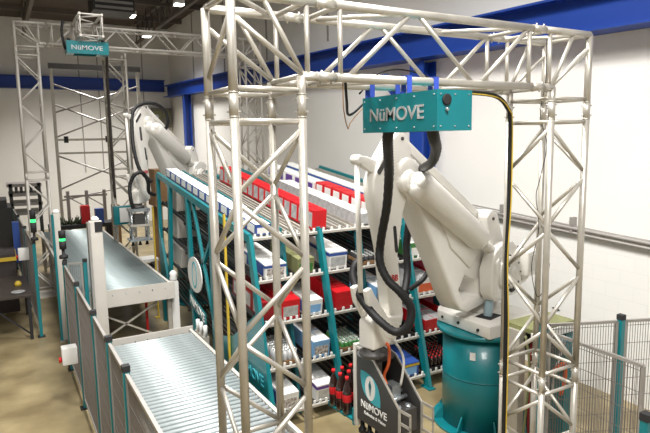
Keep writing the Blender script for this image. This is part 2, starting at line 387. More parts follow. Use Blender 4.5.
# ------------------------------------------------------------------ robots
def robot(label, loc, ang, logo):
    R = thing('palletizing_robot', label, 'robot', loc, ang)
    X, Z = (1, 0, 0), (0, 0, 1)   # prism(...X,Z) extrudes along -y
    def P(name, poly, y0, y1, mt=WHITER, bev=.02, holes=(), par=R):
        return MB().prism(poly, (0, 0, 0), X, Z, -y1, -y0, holes).build(name, mt, par, bevel=bev)
    # base casting
    b = MB().prism([(-.52, -.62), (.30, -.62), (.42, -.50), (.46, .30), (.34, .42), (-.42, .42), (-.54, .30)], (0, 0, 0), (1, 0, 0), (0, 1, 0), -.10, .06)
    b = b.build('base', WHITER, R, bevel=.02); b.rotation_euler = (0, 0, -ang)
    for (x, y) in ((-.54, -.45), (-.54, -.1), (-.54, .2)): MB().tube((x-.006, y, -.02), (x+.01, y, -.02), .02, 8).build('bolt', BLACKM, b)
    MB().lathe((0, 0, .055), [(.27, 0), (.24, .04), (.19, .06), (.19, .20)], n=28).build('neck', WHITEG, R)
    f = MB().lathe((0, 0, .24), [(.30, 0), (.33, .02), (.33, .07)], n=28); f.build('turntable', WHITER, R)
    MB().tube((.26, .22, .06), (.22, .22, .30), .055, 14).build('damper', LBLG, R, bevel=.005)
    MB().prism([(.12, .12), (.40, .12), (.40, .34), (.12, .34)], (0, 0, 0), (1, 0, 0), (0, 1, 0), .06, .066).build('slot_cover', BLACKM, R)
    m = MB()
    for i in range(16):
        a = 2*pi*i/16; m.tube((.34*cos(a)*.94, .34*sin(a)*.94, .28), (.34*cos(a)*.94, .34*sin(a)*.94, .315), .014, 6)
    m.build('bolt', DARKG, R)
    # turret: two cheeks, crossing shoulder barrel, rear housing
    ck = [(-.36, .28), (.30, .28), (.40, .40), (.42, .70), (.30, .92), (.10, 1.02), (-.14, 1.00), (-.34, .86), (-.42, .60)]
    P('turret_cheek', ck, .17, .34); P('turret_cheek', ck, -.34, -.17)
    P('turret_body', [(-.34, .26), (.28, .26), (.30, .45), (.05, .62), (-.2, .70), (-.36, .6)], -.2, .2)
    MB().lathe((.06, -.42, .62), [(.17, 0), (.22, .03), (.22, .81), (.17, .84)], (0, 1, 0), 24).build('shoulder_barrel', WHITER, R, bevel=.01)
    MB().lathe((.06, .41, .62), [(.12, 0), (.12, .05), (.05, .07)], (0, 1, 0), 18).build('joint_cap', WHITEG, R)
    hb = P('motor_housing', [(-.66, .36), (-.30, .32), (-.26, .75), (-.40, .84), (-.66, .78)], -.22, .30, WHITER, .03)
    MB().box(-.60, -.40, .30, .34, .42, .64).build('cover_plate', WHITEG, hb, bevel=.01)
    MB().tube((-.56, -.05, .52), (-.86, -.05, .52), .14, 18).tube((-.86, -.05, .52), (-.92, -.05, .52), .10, 18).build('motor', WHITER, R, bevel=.008)
    for p_, r_ in (((-.14, .345, .40), .085), ((-.04, .345, .80), .04), ((-.25, .345, .66), .035)):
        MB().lathe(p_, [(r_, 0), (r_*.92, .012), (r_*.3, .012)], (0, 1, 0), 16).build('port', BLACKM, R)
    bx = MB().box(-.56, -.26, .28, .50, .52, .86).build('gear_cover', WHITER, R, bevel=.025)
    MB().box(-.53, -.29, .50, .508, .58, .80).build('cover_plate', WHITEG, bx, bevel=.006)
    MB().box(-.30, -.20, .342, .348, .50, .53).build('warning_label', YEL, R)
    P('cheek_rib', [(-.34, .30), (-.28, .30), (-.22, .86), (-.28, .86)], .33, .37, WHITER, .01)
    P('cheek_rib', [(.24, .32), (.32, .34), (.34, .78), (.26, .84)], .33, .37, WHITER, .01)
    MB().lathe((.06, .44, .62), [(.19, 0), (.19, .015), (.16, .02)], (0, 1, 0), 24).build('bearing_ring', WHITEG, R)
    for k_ in range(8):
        a_ = 2*pi*k_/8; MB().tube((.06+.175*cos(a_), .455, .62+.175*sin(a_)), (.06+.175*cos(a_), .468, .62+.175*sin(a_)), .012, 6).build('bolt', DARKG, R)
    MB().path([(-.70, .12, .40), (-.86, .16, .36), (-.98, .14, .52), (-.94, .1, .74), (-.78, .08, .80), (-.66, .06, .72)], .017, 8, 6).build('motor_cable', BLACK, R)
    # lower arm : deep cast web from shoulder to elbow with an opening near its foot
    la = [(1.97, 1.99), (1.90, 1.80), (1.66, 1.58), (1.231, .92), (.90, .36), (.80, .24), (.62, .17), (.10, .20), (-.08, .45), (-.02, .72), (.22, .92), (1.05, 1.55), (1.45, 1.88), (1.70, 2.12), (1.86, 2.16), (1.96, 2.10)]
    P('lower_arm', la, -.15, .15, WHITER, .035, [[(.36, .34), (.70, .34), (.82, .50), (.70, .66), (.45, .56)]])
    m = MB().prism([(.30, .98), (1.15, 1.66), (1.25, 1.42), (1.05, 1.06), (.62, .74)], (0, 0, 0), X, Z, -.175, -.13)
    m.build('arm_rib', WHITER, R, bevel=.02)
    # balancing cylinder beside the arm
    a, b2 = V((1.78, .24, 1.86)), V((.56, .24, 1.12)); d = (b2-a).normalized()
    cy = MB().lathe(a, [(.06, -.10), (.12, -.07), (.155, 0), (.16, .06), (.16, (b2-a).length-.05), (.15, (b2-a).length)], d, 24).build('balance_cylinder', WHITER, R)
    MB().lathe(b2, [(.10, 0), (.10, .035), (.06, .035)], d, 18).build('seal_ring', BLACKM, cy)
    MB().tube(b2, b2+d*.50, .062, 14).lathe(b2+d*.50, [(.09, -.05), (.11, 0), (.09, .09)], d, 14).build('piston_rod', WHITER, cy)
    MB().lathe((1.80, .12, 1.88), [(.08, 0), (.09, .02), (.09, .22), (.06, .25)], (0, 1, 0), 20).build('cylinder_pivot', WHITER, R, bevel=.01)
    # parallel tie rods above
    for y in (-.08, .05):
        MB().bar((1.86, y, 2.34), (.20, y, 1.31), .05, .105).build('tie_rod', WHITER, R, bevel=.015)
    P('rod_bracket', [(.32, 1.36), (.22, 1.44), (.06, 1.38), (-.12, .98), (-.20, .70), (.12, .70), (.22, .98)], -.18, .22, WHITER, .02)
    MB().tube((.18, .21, 1.32), (.18, .235, 1.32), .02, 10).build('pivot_pin', DARKG, R)
    MB().tube((1.87, .07, 2.35), (1.87, .095, 2.35), .02, 10).build('pivot_pin', DARKG, R)
    # elbow
    MB().lathe((1.84, -.20, 1.90), [(.10, 0), (.13, .03), (.13, .36), (.09, .40)], (0, 1, 0), 22).build('elbow_barrel', WHITER, R, bevel=.01)
    # forearm
    fa = [(1.77, 2.38), (1.90, 2.44), (2.02, 2.36), (2.235, 2.12), (2.33, 1.93), (2.325, 1.78), (2.17, 1.18), (2.06, .40), (2.00, .28), (1.86, .30), (1.83, .42), (1.93, 1.10), (1.84, 1.55), (1.70, 1.85), (1.70, 2.22)]
    fo = P('forearm', fa, -.08, .08, WHITER, .025)
    def slot(x, z, L_, w, a):
        pts = []
        for i in range(12):
            t = 2*pi*i/12; sx = (L_/2-w/2)*(1 if cos(t) > 0 else -1)
            px, pz = sx+cos(t)*w/2, sin(t)*w/2; pts.append((x+px*cos(a)-pz*sin(a), z+px*sin(a)+pz*cos(a)))
        return pts
    MB().prism(slot(2.17, 2.10, .28, .06, radians(132)), (0, 0, 0), X, Z, -.086, -.076).prism(slot(2.12, 1.74, .32, .075, radians(84)), (0, 0, 0), X, Z, -.086, -.076).build('pocket_shade', DARKG, fo)  # flat dark pads, the shade of the recesses put into their colour
    MB().prism(slot(1.98, 1.28, .30, .05, radians(82)), (0, 0, 0), X, Z, -.086, -.076).build('pocket_shade', BLACKM, fo)
    text('logo', logo, .10, RED, fo, (2.035, .087, .86), (-.12, 0, -1) if False else (-1, 0, -.1), (-.1, 0, 1), .002)
    # small link head and rod in front of the forearm
    P('link_arm', [(2.14, 2.10), (2.20, 1.96), (2.50, 2.11), (2.54, 2.15), (2.50, 2.19), (2.38, 2.18)], -.04, .04, WHITER, .012)
    MB().lathe((2.50, -.06, 2.15), [(.035, 0), (.05, .02), (.05, .10), (.035, .12)], (0, 1, 0), 14).build('link_head', WHITER, R)
    MB().tube((2.50, 0, 2.14), (2.455, 0, .78), .028, 10).build('link_rod', WHITER, R)
    P('wrist_link', [(2.50, .82), (2.42, .84), (2.36, .74), (2.10, .40), (1.96, .36), (1.94, .24), (2.06, .18), (2.20, .26), (2.46, .66)], .06, .12, WHITER, .012)
    P('wrist_link', [(2.50, .82), (2.42, .84), (2.36, .74), (2.10, .40), (1.96, .36), (1.94, .24), (2.06, .18), (2.20, .26), (2.46, .66)], -.12, -.06, WHITER, .012)
    w = P('wrist', [(1.88, .42), (2.10, .46), (2.30, .50), (2.38, .44), (2.38, .14), (2.14, .14), (1.98, .22)], -.11, .11, WHITER, .03)
    MB().lathe((2.27, 0, .04), [(.13, 0), (.15, .02), (.15, .05), (.10, .06), (.10, .12)], n=22).build('flange', DARKG, w)
    return R
UX = V((-.968, -.252, 0)).normalized()
ANG = math.atan2(UX.y, UX.x)
BX, BY = 4.25, 2.08
R1 = robot('large white palletizing robot on the teal drum pedestal at right', (BX, BY, 1.45), ANG, 'ABB')
U2 = V((cos(-2.427), sin(-2.427), 0))
R2 = robot('distant white palletizing robot seen over the left end of the rack', (2.65, 9.92, 2.45), math.atan2(U2.y, U2.x), 'ABB'); R2.scale = (.883,)*3

# pedestals
def pedestal(label, x, y, h, r=.50):
    t = thing('robot_pedestal', label, 'pedestal', (x, y, 0))
    MB().lathe((0, 0, .03), [(r-.03, 0), (r-.03, h-.10)], n=40).build('drum', TEAL, t)
    MB().lathe((0, 0, h-.07), [(r, 0), (r+.05, .02), (r+.05, .07)], n=40).build('top_plate', TEAL, t)
    MB().lathe((0, 0, 0), [(r+.10, 0), (r+.10, .035)], n=40).build('base_flange', TEAL, t)
    for k in range(8):
        a = 2*pi*k/8+.3; c, s_ = cos(a), sin(a)
        MB().prism([(r-.03, .035), (r+.09, .035), (r+.09, .06), (r-.03, .22)], (0, 0, 0), (c, s_, 0), (0, 0, 1), -.01, .01).build('gusset', TEAL, t)
    m = MB().lathe((0, 0, h*.52), [(r-.028, 0), (r-.024, .01), (r-.028, .02)], n=40); m.build('weld_seam', TEALD, t)
    a = radians(212)
    MB().obox(((r-.025)*cos(a), (r-.025)*sin(a), h-.28), (-sin(a)*.035, cos(a)*.035, 0), (cos(a)*.004, sin(a)*.004, 0), (0, 0, .05)).build('rating_label', WHITE, t)
    return t
pedestal('teal steel drum pedestal under the large white robot at right', 4.15, 1.98, 1.345, .55)
pedestal('tall teal pedestal under the distant robot behind the rack', 2.65, 9.92, 2.355, .45)

# ------------------------------------------------------------------ gripper tool with black side panel
T0 = V((2.075, 1.86, 0)); T1 = V((.07, -.997, 0)).normalized(); TN = V((.98, .2, 0)).normalized()  # TN points away from panel face
tl = thing('gripper_tool', 'dark grey gripper tool with eye logo hanging from the large robot wrist', 'gripper', (T0.x, T0.y, 0), math.atan2(T1.y, T1.x))
# local x along panel, local y = +90deg of T1 -> (.98,.2): away from the camera's left
pan = [(0, .62), (0, 1.47), (.30, 1.40), (.72, 1.00), (.72, .45), (.34, .62)]
MB().prism(pan, (0, 0, 0), (1, 0, 0), (0, 0, 1), -.012, 0).build('side_panel', DARKG, tl)
MB().prism(pan, (0, 0, 0), (1, 0, 0), (0, 0, 1), -.33, -.318).build('side_panel', DARKG, tl)
e = MB()
for y in (.0, .318):
    for a, b in (((0, 1.47), (.30, 1.40)), ((.30, 1.40), (.72, 1.0)), ((.72, 1.0), (.72, .45))):
        e.bar((a[0], y+.006, a[1]), (b[0], y+.006, b[1]), .02, .018, up=(0, 1, 0))
e.build('edge_trim', ALU, tl)
MB().box(-.06, -.005, -.01, .335, .52, 1.50).build('back_post', WHITEG, tl, bevel=.006)
for y in (.0, .318):
    fr = MB()
    for z in (1.0, .86, .70, .56, .46): fr.box(.72, .90, y, y+.012, z-.015, z+.015)
    for x in (.73, .89): fr.box(x-.01, x+.01, y, y+.012, .45, 1.0)
    fr.build('ladder_frame', ALU, tl)
MB().box(.02, .30, .03, .30, 1.36, 1.41).build('top_plate', DARKG, tl)
MB().box(.05, .70, .06, .27, .70, .95).build('carriage', DARKG, tl)
MB().box(.35, .5, .1, .22, .95, 1.15).build('motor', STEEL, tl)
MB().box(.10, .16, .10, .24, .95, 1.36).build('column', ALU2, tl)
hd = MB().lathe((.14, .09, 1.41), [(.15, 0), (.15, .025), (.10, .03), (.10, .075)], n=22); hd.build('tool_changer', STEEL, tl)
e = MB()
for x in (.36, .44, .52): e.tube((x, .06, .96+.5*(.62-x)), (x, .28, .96+.5*(.62-x)), .025, 10)
e.tube((.6, .1, .6), (.6, .1, .97), .03, 10); e.tube((.62, .22, .6), (.62, .22, .97), .03, 10)
e.build('cylinder', STEEL, tl)
MB().path([(.26, .10, 1.44), (.34, .06, 1.62), (.46, .08, 1.60), (.44, .10, 1.40), (.36, .10, 1.22), (.40, .12, 1.12)], .018, 8, 6).build('orange_cable', ORANGE, tl)
MB().path([(.10, .28, 1.5), (.30, .30, 1.55), (.5, .26, 1.42), (.52, .2, 1.15)], .015, 8, 6).build('grey_cable', WHITEG, tl)
for k in range(3):
    MB().lathe((.02+.13*k, .06, .44), [(.045, 0), (.05, .04), (.03, .06), (.018, .16)], n=12).build('suction_cup', BLACK, tl)
# eye logo
ey = MB(); pts = []
for i in range(24):
    t = 2*pi*i/24; pts.append((.25+.150*cos(t)*1.0, 1.07+.135*sin(t)*abs(sin(t))**.15))
A_, B_ = V((.075, 1.225)), V((.415, .90)); D_ = B_-A_; N_ = V((D_.y, -D_.x)).normalized()
lens = [tuple(A_+D_*t+N_*.135*sin(pi*t)**.8) for t in [k/12 for k in range(13)]]+[tuple(A_+D_*t-N_*.135*sin(pi*t)**.8) for t in [k/12 for k in range(11, 0, -1)]]
ey.prism(lens, (0, 0, 0), (1, 0, 0), (0, 0, 1), .0, .003).build('logo_eye', TEALL, tl)
ov = [(.245+.088*cos(2*pi*i/24), 1.065+.14*sin(2*pi*i/24)) for i in range(24)]
MB().prism(ov, (0, 0, 0), (1, 0, 0), (0, 0, 1), .003, .006).build('logo_oval', WHITE, tl)
MB().prism([(.235, .97), (.22, 1.10), (.245, 1.16), (.27, 1.10), (.255, .97), (.245, 1.09)], (0, 0, 0), (1, 0, 0), (0, 0, 1), .006, .008).build('logo_needle', TEALD, tl)
text('lettering', 'NüMOVE', .115, WHITE, tl, (.30, -.003, .835), (1, 0, 0), (0, 0, 1), .002)
text('lettering', 'Robotics & Vision', .052, WHITE, tl, (.32, -.003, .745), (1, 0, 0), (0, 0, 1), .002)
# fork that carries the bottles
MB().box(-.60, -.06, .0, .34, .54, .565).box(-.10, -.06, .0, .34, .50, .70).box(-.60, -.58, .0, .34, .54, .60).build('fork', TEAL, tl)

# cola bottles on the fork
def bottle(parentless_name, lab, loc, grp=None):
    t = thing(parentless_name, lab, 'bottle', loc, 0, grp); t.scale = (1.2, 1.2, 1.28)
    MB().lathe((0, 0, 0), [(.036, 0), (.047, .02), (.047, .11), (.043, .13), (.047, .16), (.047, .21), (.036, .26), (.017, .31), (.015, .335)], n=14).build('body', COLA, t)
    MB().lathe((0, 0, .12), [(.0455, 0), (.0475, .005), (.0475, .07), (.0465, .075)], n=14).build('wrapper', RED, t)
    MB().lathe((0, 0, .33), [(.019, 0), (.019, .03)], n=10).build('cap', RED, t)
    return t
b0 = None; k = 0
names = ['left row, nearest rack', 'middle row, nearest rack', 'left row, centre', 'middle of all nine', 'left row, nearest tool', 'middle row, nearest tool', 'right row, nearest rack', 'right row, centre', 'right row, nearest tool']
R_t = Matrix.Rotation(math.atan2(T1.y, T1.x), 3, 'Z')
spots = [(-.50, .06), (-.50, .19), (-.36, .06), (-.36, .19), (-.22, .06), (-.22, .19), (-.50, .28+.04), (-.36, .32), (-.22, .32)]
spots = [(a-.02, b-.03) for a, b in spots]
for k, (a, b) in enumerate(spots):
    p = R_t @ V((a, b, 0)); loc = (T0.x+p.x, T0.y+p.y, .566)
    lab = 'red-capped cola bottle on the gripper fork, '+names[k]
    if b0 is None: b0 = bottle('cola_bottle', lab, loc, 'cola bottles carried by the gripper')
    else: dup(b0, loc, None, lab)

# ------------------------------------------------------------------ hoses
def hose(name, label, pts, r, mt=BLACK, cat='hose', ridge=.08, sub=8):
    return tag(MB().path(pts, r, 12, sub, ridge=ridge).build(name, mt), label, cat)
hose('robot_hose', 'thick black corrugated hose dropping from the foreground sign box and looping at the wrist',
     [(1.38, .27, 3.92), (1.40, .33, 3.80), (1.51, .477, 3.709), (1.65, .66, 3.60), (1.797, .857, 3.46), (1.94, 1.09, 3.15), (2.03, 1.315, 2.783), (2.003, 1.296, 2.562), (2.03, 1.196, 2.391), (2.096, 1.084, 2.283), (2.178, 1.012, 2.122), (2.138, 1.008, 1.945), (2.058, 1.1, 1.871), (1.963, 1.225, 1.957), (1.914, 1.387, 2.071), (1.891, 1.538, 2.21), (1.912, 1.666, 2.365), (1.978, 1.706, 2.47), (2.06, 1.74, 2.50)], .042)
hose('robot_hose', 'black hose running from the sign box behind the robot elbow down to the arm',
     [(1.56, .0, 3.92), (1.682, .107, 3.80), (2.054, .513, 3.70), (2.402, .99, 3.559), (2.95, 1.9, 3.39), (3.25, 2.40, 3.12), (3.14, 2.28, 2.747), (3.12, 2.30, 2.44), (3.10, 2.25, 2.12), (2.98, 2.15, 1.90)], .045)
hose('robot_hose', 'short black hose curving from the lower arm foot towards the rack',
     [(3.02, 2.1, 1.95), (3.13, 2.0, 2.07), (3.28, 2.05, 2.16), (3.45, 2.1, 2.22)], .03)
def farpt(r, z, y=0.2):
    n = V((-U2.y, U2.x, 0)); r *= .883; p = V((2.65, 9.92, 0))+U2*r+n*y; return (p.x, p.y, z)
hose('robot_hose', 'black hose arching over the distant robot elbow and down its forearm',
     [(1.336, 8.135, 3.032), (1.128, 8.175, 3.276), (1.057, 8.276, 3.667), (1.075, 8.442, 4.059), (1.143, 8.575, 4.417), (1.357, 8.711, 4.586), (1.636, 8.786, 4.595), (1.856, 8.872, 4.459), (1.919, 8.917, 4.233), (1.876, 9.032, 4.068)], .034)
hose('robot_hose', 'black hose loop hanging at the distant robot wrist',
     [(.92, 8.0, 2.55), (.88, 7.99, 2.75), (.894, 8.034, 3.0), (.996, 8.011, 3.2), (1.154, 8.039, 3.22), (1.245, 8.072, 3.04), (1.269, 8.143, 2.837), (1.40, 8.189, 2.767)], .034)
hose('robot_hose', 'dark hose leading from the distant sign box down the middle truss leg',
     [(1.05, 11.1, 6.05), (1.22, 11.6, 6.12), (1.30, 12.1, 5.9), (1.30, 12.22, 5.0), (1.29, 12.22, 3.5), (1.30, 12.22, 2.4)], .034, mat('brown_hose', (.03, .022, .018), .6), ridge=0)
hose('hanging_hose', 'black hose hanging at the left of the distant sign box', [(.22, 10.85, 6.52), (.18, 10.85, 6.3), (.20, 10.85, 6.05), (.24, 10.95, 5.92)], .03, ridge=0)
hose('hanging_cable', 'black cable sagging from the truss corner to the foreground sign box', [(.82, .02, 4.19), (.88, .10, 4.06), (1.0, .28, 3.99), (1.15, .45, 4.0), (1.32, .56, 4.08)], .010, ridge=0, cat='cable')
hose('hanging_cable', 'thin tan cable sagging lowest beside the foreground sign box', [(.80, .02, 4.19), (.83, .06, 4.0), (.95, .2, 3.88), (1.10, .4, 3.93), (1.32, .57, 4.05)], .004, CARD, ridge=0, cat='cable')
hose('hanging_cable', 'thin black cable arching above the foreground sign box behind the beam', [(1.25, .5, 4.16), (1.6, .7, 4.36), (2.0, .8, 4.40), (2.3, .6, 4.25)], .008, ridge=0, cat='cable')
hose('leg_cable', 'black cable bundle taped down the left side of the right truss leg', [(2.2, .40, 4.19), (2.62, .40, 4.17), (2.79, .40, 4.07), (2.835, .40, 3.92), (2.85, .40, 3.21), (2.835, .40, 2.64), (2.85, .40, 1.947), (2.86, .40, .883), (2.86, .40, .1)], .020, ridge=0, cat='cable')
hose('leg_cable', 'yellow cable running beside the black bundle on the right truss leg', [(2.25, .37, 4.18), (2.62, .36, 4.15), (2.785, .36, 4.04), (2.825, .36, 3.90), (2.835, .36, 3.21), (2.82, .37, 2.64), (2.845, .36, 1.947), (2.85, .36, .883), (2.85, .36, .1)], .0055, YEL, ridge=0, cat='cable')
hose('leg_cable', 'thin dark wire wandering inside the right truss leg', [(3.05, .2, 4.66), (3.06, .2, 4.3), (3.0, .2, 4.0), (3.10, .2, 3.72), (3.02, .2, 3.4), (2.98, .2, 3.25), (3.03, .2, 2.95), (2.95, .2, 2.6), (3.04, .2, 2.3), (3.16, .2, 2.4), (3.2, .2, 2.6)], .0035, BLACKM, ridge=0, cat='cable')

# ------------------------------------------------------------------ flow rack
LV = [2.48, 1.91, 1.34, .77, .20]
SLOPE = .13
def fy(z): return 3.102+.2625*z
PX = [1.586, 2.66, 4.175, 5.47]
YB = 8.70
rk = thing('flow_rack', 'long teal gravity flow rack with five sloping shelves full of drink cases', 'rack', (0, 0, 0))
for i, x in enumerate(PX):
    m = MB()
    m.bar((x, fy(0), 0), (x, fy(2.53), 2.53), .055, .13, up=(0, 1, 0))
    m.box(x-.06, x+.06, fy(0)-.10, fy(0)+.12, 0, .02)
    m.build('front_post', TEAL, rk)
    MB().bar((x, fy(2.5), 2.50), (x, YB, 3.14), .06, .11).build('top_rail', TEAL, rk)
    for p_, q_, w_ in (((YB, 0), (YB, 3.14), .10), ((7.75, 3.0), (8.2, 0), .12), ((6.62, 2.86), (6.45, 0), .12), ((5.35, 2.70), (5.35, 0), .10)):
        MB().bar((x, *p_), (x, *q_), .07, w_, up=(0, 1, 0)).build('rear_post', TEAL, rk)
    for p_, q_ in (((5.0, 2.62), (6.45, 1.15)), ((6.3, 2.78), (5.4, .9)), ((8.65, 1.8), (7.9, .5)), ((4.0, 1.2), (5.3, .2))):
        MB().bar((x, *p_), (x, *q_), .05, .065).build('brace', TEAL, rk)
for i in range(3):
    x = (PX[i]+PX[i+1])/2
    for xx in (x,):
        m = MB(); m.bar((xx, fy(0)+.36, 0), (xx, fy(2.42)+.16, 2.42), .045, .14, up=(0, 1, 0)); m.build('inner_post', TEALD, rk)
# shelves: front lip with product stops, lane rails and tracks
for z in LV:
    y0 = fy(z); y1 = YB-.06; dz = SLOPE*(y1-y0)
    for i in range(3):
        xa, xb = PX[i]+.03, PX[i+1]-.03
        m = MB(); m.box(xa, xb, y0-.015, y0+.02, z-.022, z+.008)
        n = 11
        sh = m.build('shelf', ALU2, rk)
        m = MB(); m.box(xa, xb, y0-.006, y0+.004, z+.006, z+.020)
        for k in range(n):
            x = xa+.05+(xb-xa-.1)*k/(n-1); m.box(x-.015, x+.015, y0-.012, y0+.008, z+.008, z+.068)
        m.build('stops', WHITE, sh)
        m = MB()
        for k in range(14):
            x = xa+.03+(xb-xa-.06)*k/13
            m.bar((x, y0+.02, z), (x, y1, z+dz), .02 if k % 3 else .03, .035 if k % 3 else .05)
        m.bar((xa, y1, z+dz-.03), (xb, y1, z+dz-.03), .05, .05)
        for yy in (5.3, 7.0): zz = z+SLOPE*(yy-y0)-.045; m.bar((xa, yy, zz), (xb, yy, zz), .05, .04)
        m.build('roller_tracks', ALU2 if z > 2.4 else TRACK_SHADE, sh)  # below the top shelf the undershelf shade is painted into the tracks
        if z > 2.4:
            for xx in ((xa+xb)/2-.02,):
                m = MB(); m.bar((xx, y0+.1, z+.05), (xx, y1, z+dz+.05), .03, .10); m.build('lane_guide', TEAL, sh)
# side plates with logo
sgn = MB(); X0 = 1.54
pl = [(6.60, 1.08), (5.70, 1.04), (5.74, .80), (6.62, .78)]
MB().prism([(6.62, 1.15), (5.70, .93), (5.70, .70), (6.62, .90)], (X0, 0, 0), (0, 1, 0), (0, 0, 1), 0, .01).build('name_plate', TEAL, rk)
text('lettering', 'NüMOVE', .20, WHITE, rk, (X0-.004, 6.16, .92), (0, -1, -.24), (0, -.24, 1), .003)
MB().prism([(3.32, 1.56), (3.52, 1.50), (4.40, .95), (5.2, .70), (5.2, .25), (3.10, .25), (3.14, .4)], (X0, 0, 0), (0, 1, 0), (0, 0, 1), 0, .01).build('skirt_plate', TEAL, rk)
text('lettering', 'NüMOVE', .22, TEALL, rk, (X0-.004, 3.75, .62), (0, -1, 0), (0, 0, 1), .003)
ov = [(6.17+.40*cos(2*pi*i/28), 1.52+.31*sin(2*pi*i/28)) for i in range(28)]
MB().prism(ov, (X0-.02, 0, 0), (0, 1, 0), (0, 0, 1), 0, .015).build('oval_plate', WHITE, rk)
MB().prism([(6.17+.14*cos(2*pi*i/20), 1.52+.24*sin(2*pi*i/20)) for i in range(20)], (X0-.024, 0, 0), (0, 1, 0), (0, 0, 1), 0, .004, [[(6.17+.11*cos(2*pi*i/20), 1.52+.20*sin(2*pi*i/20)) for i in range(20)]]).build('oval_mark', TEALL, rk)
MB().prism([(8.66, 2.1), (8.05, .8), (8.66, .8)], (X0, 0, 0), (0, 1, 0), (0, 0, 1), 0, .01).build('corner_plate', TEAL, rk)
for y in (4.53, 9.0):
    o = tag(MB().box(1.50, 1.53, y-.02, y+.02, 0, 2.75 if y < 6 else 2.45).box(1.44, 1.54, y-.06, y+.06, 0, .02).build('sensor_post', YEL), 'thin yellow sensor post at the '+('back corner' if y > 6 else 'front half')+' of the rack side', 'post')

# ------------------------------------------------------------------ cases on the rack
def pkg(label, x0, x1, yb, z, h, d, base, top=None, side=None, band=None, front=None, name='drink_case', grp=None, slope=True, cat='drink case', flap=None):
    """a printed carton; front face at y=yb, standing on a shelf rising backwards"""
    mats = [base, top or base, side or base, band or base, front or base]
    t = math.atan(SLOPE) if slope else 0
    m = MB(); w = (x1-x0)/2
    m.box(-w, w, 0, d, 0, h)
    e = .0015
    if top: m.box(-w*.98, w*.98, d*.02, d*.98, h, h+e, 1)
    if band: m.box(-w-e, w+e, -e, d+e, h*.74, h*.92, 3)
    if side: m.box(-w-2*e, -w, d*.14, d*.86, h*.12, h*.86, 2)
    if front: m.box(-w*.8, w*.8, -2*e, 0, h*.15, h*.68, 4)
    # carton seam and end flap line
    m.box(-.004, .004, d*.02, d*.98, h+e, h+2*e, 0)
    o = m.build(name, mats, None, bevel=0); o.location = ((x0+x1)/2, yb, z); o.rotation_euler = (t, 0, 0)
    return tag(o, label, cat, grp)
def top_row(x0, x1, ys, d, h, lab, grp, gap=.012, **k):
    p = None
    for i, y in enumerate(ys):
        z = LV[0]+.03+SLOPE*(y-fy(LV[0]))
        l = lab % (ORD[i]+(' one' if i == 0 else ' from front'))
        if p is None: p = pkg(l, x0, x1, y, z, h, d, grp=grp, **k)
        else:
            q = p.copy(); COL.objects.link(q); q.location = ((x0+x1)/2, y, z); q['label'] = l
YF0 = fy(LV[0])+.035
top_row(2.58, 2.80, [YF0+i*.245 for i in range(16)], .235, .285, 'red drink case, %s in the long red row on the top shelf', 'red cases in the long row on the top shelf', base=RED, side=SILV, name='drink_case')
top_row(1.70, 1.92, [YF0+.02+i*.36 for i in range(13)], .34, .15, 'blue and white case, %s in the leftmost top shelf row', 'blue and white cases in the leftmost top row', base=BLUE, top=WHITE, side=WHITE, front=WHITE)
top_row(3.36, 3.62, [YF0+.02+i*.31 for i in range(9)], .30, .17, 'silver can tray, %s in the pale middle top shelf row', 'silver can trays on the top shelf', base=SILV, top=WHITE, name='can_tray', cat='can tray')
top_row(3.80, 4.04, [YF0+.05+i*.30 for i in range(7)], .28, .25, 'red and white soda case, %s in the right-hand red top row', 'red and white cases right of the pale trays', base=RED, side=WHITE, front=WHITE, top=RED)
top_row(3.80, 4.04, [YF0+2.2+i*.42 for i in range(5)], .40, .22, 'white and purple case, %s behind the right-hand red top row', 'white and purple cases at the back of the top shelf', base=WHITE, side=PURP, top=WHITE)
top_row(4.24, 4.50, [YF0+.3+i*.42 for i in range(10)], .40, .22, 'white wrapped case, %s in the far right top shelf row', 'white wrapped cases on the far right top lane', base=WHITE, band=BLUE, top=WHITE)
def lane(l, x0, x1, h, d, n, lab, back=0., **k):
    """a short lane of equal cartons, front one named by its place"""
    z = LV[l]; y = fy(z)+.03+back; p = None
    for i in range(n):
        zz = z+.02+SLOPE*(y-fy(z))
        if i == 0: lb = lab
        else: lb = ['', 'second', 'third', 'fourth'][i]+' in lane behind '+lab
        if p is None: p = pkg(lb, x0, x1, y, zz, h, d, grp=None, **k)
        else:
            q = p.copy(); COL.objects.link(q); q.location = ((x0+x1)/2, y, zz); q['label'] = lb
        y += d+.012
lane(1, 1.74, 2.06, .20, .34, 3, 'white and blue case on second shelf, left bay', base=WHITE, band=BLUE, side=BLUE, front=PHOTO)
lane(1, 2.24, 2.50, .22, .30, 3, 'olive green case on second shelf, left bay', base=OLIVE, top=OLIVE, front=GREEN)
lane(1, 2.76, 2.78+.28, .26, .40, 2, 'white case with blue rim on second shelf', back=.02, base=WHITE, band=BLUE, front=SILV)
lane(1, 4.22, 4.46, .24, .36, 2, 'green and white case on second shelf, right bay', base=GREEN, top=WHITE, front=WHITE)
lane(1, 4.52, 4.86, .24, .36, 2, 'blue and white picture case on second shelf', base=WHITE, band=BLUE, front=PHOTO)
for zz, yy, hh in ((1.91, 7.7, .42), (1.34, 7.75, .46), (.77, 7.6, .40)):
    pkg('large beige carton at the rear left of the rack, '+{1.91: 'second shelf', 1.34: 'middle shelf', .77: 'fourth shelf'}[zz], 1.68, 2.3, yy, zz+.02+SLOPE*(yy-fy(zz)), hh-.02, .7, BEIGE, name='carton', cat='carton')
lane(2, 1.66, 1.88, .26, .36, 3, 'deep red case on middle shelf, far left', back=.1, base=REDD, side=SILV)
lane(2, 1.90, 2.18, .28, .36, 4, 'bright red case on middle shelf, left bay', base=RED, front=SILV, side=SILV)
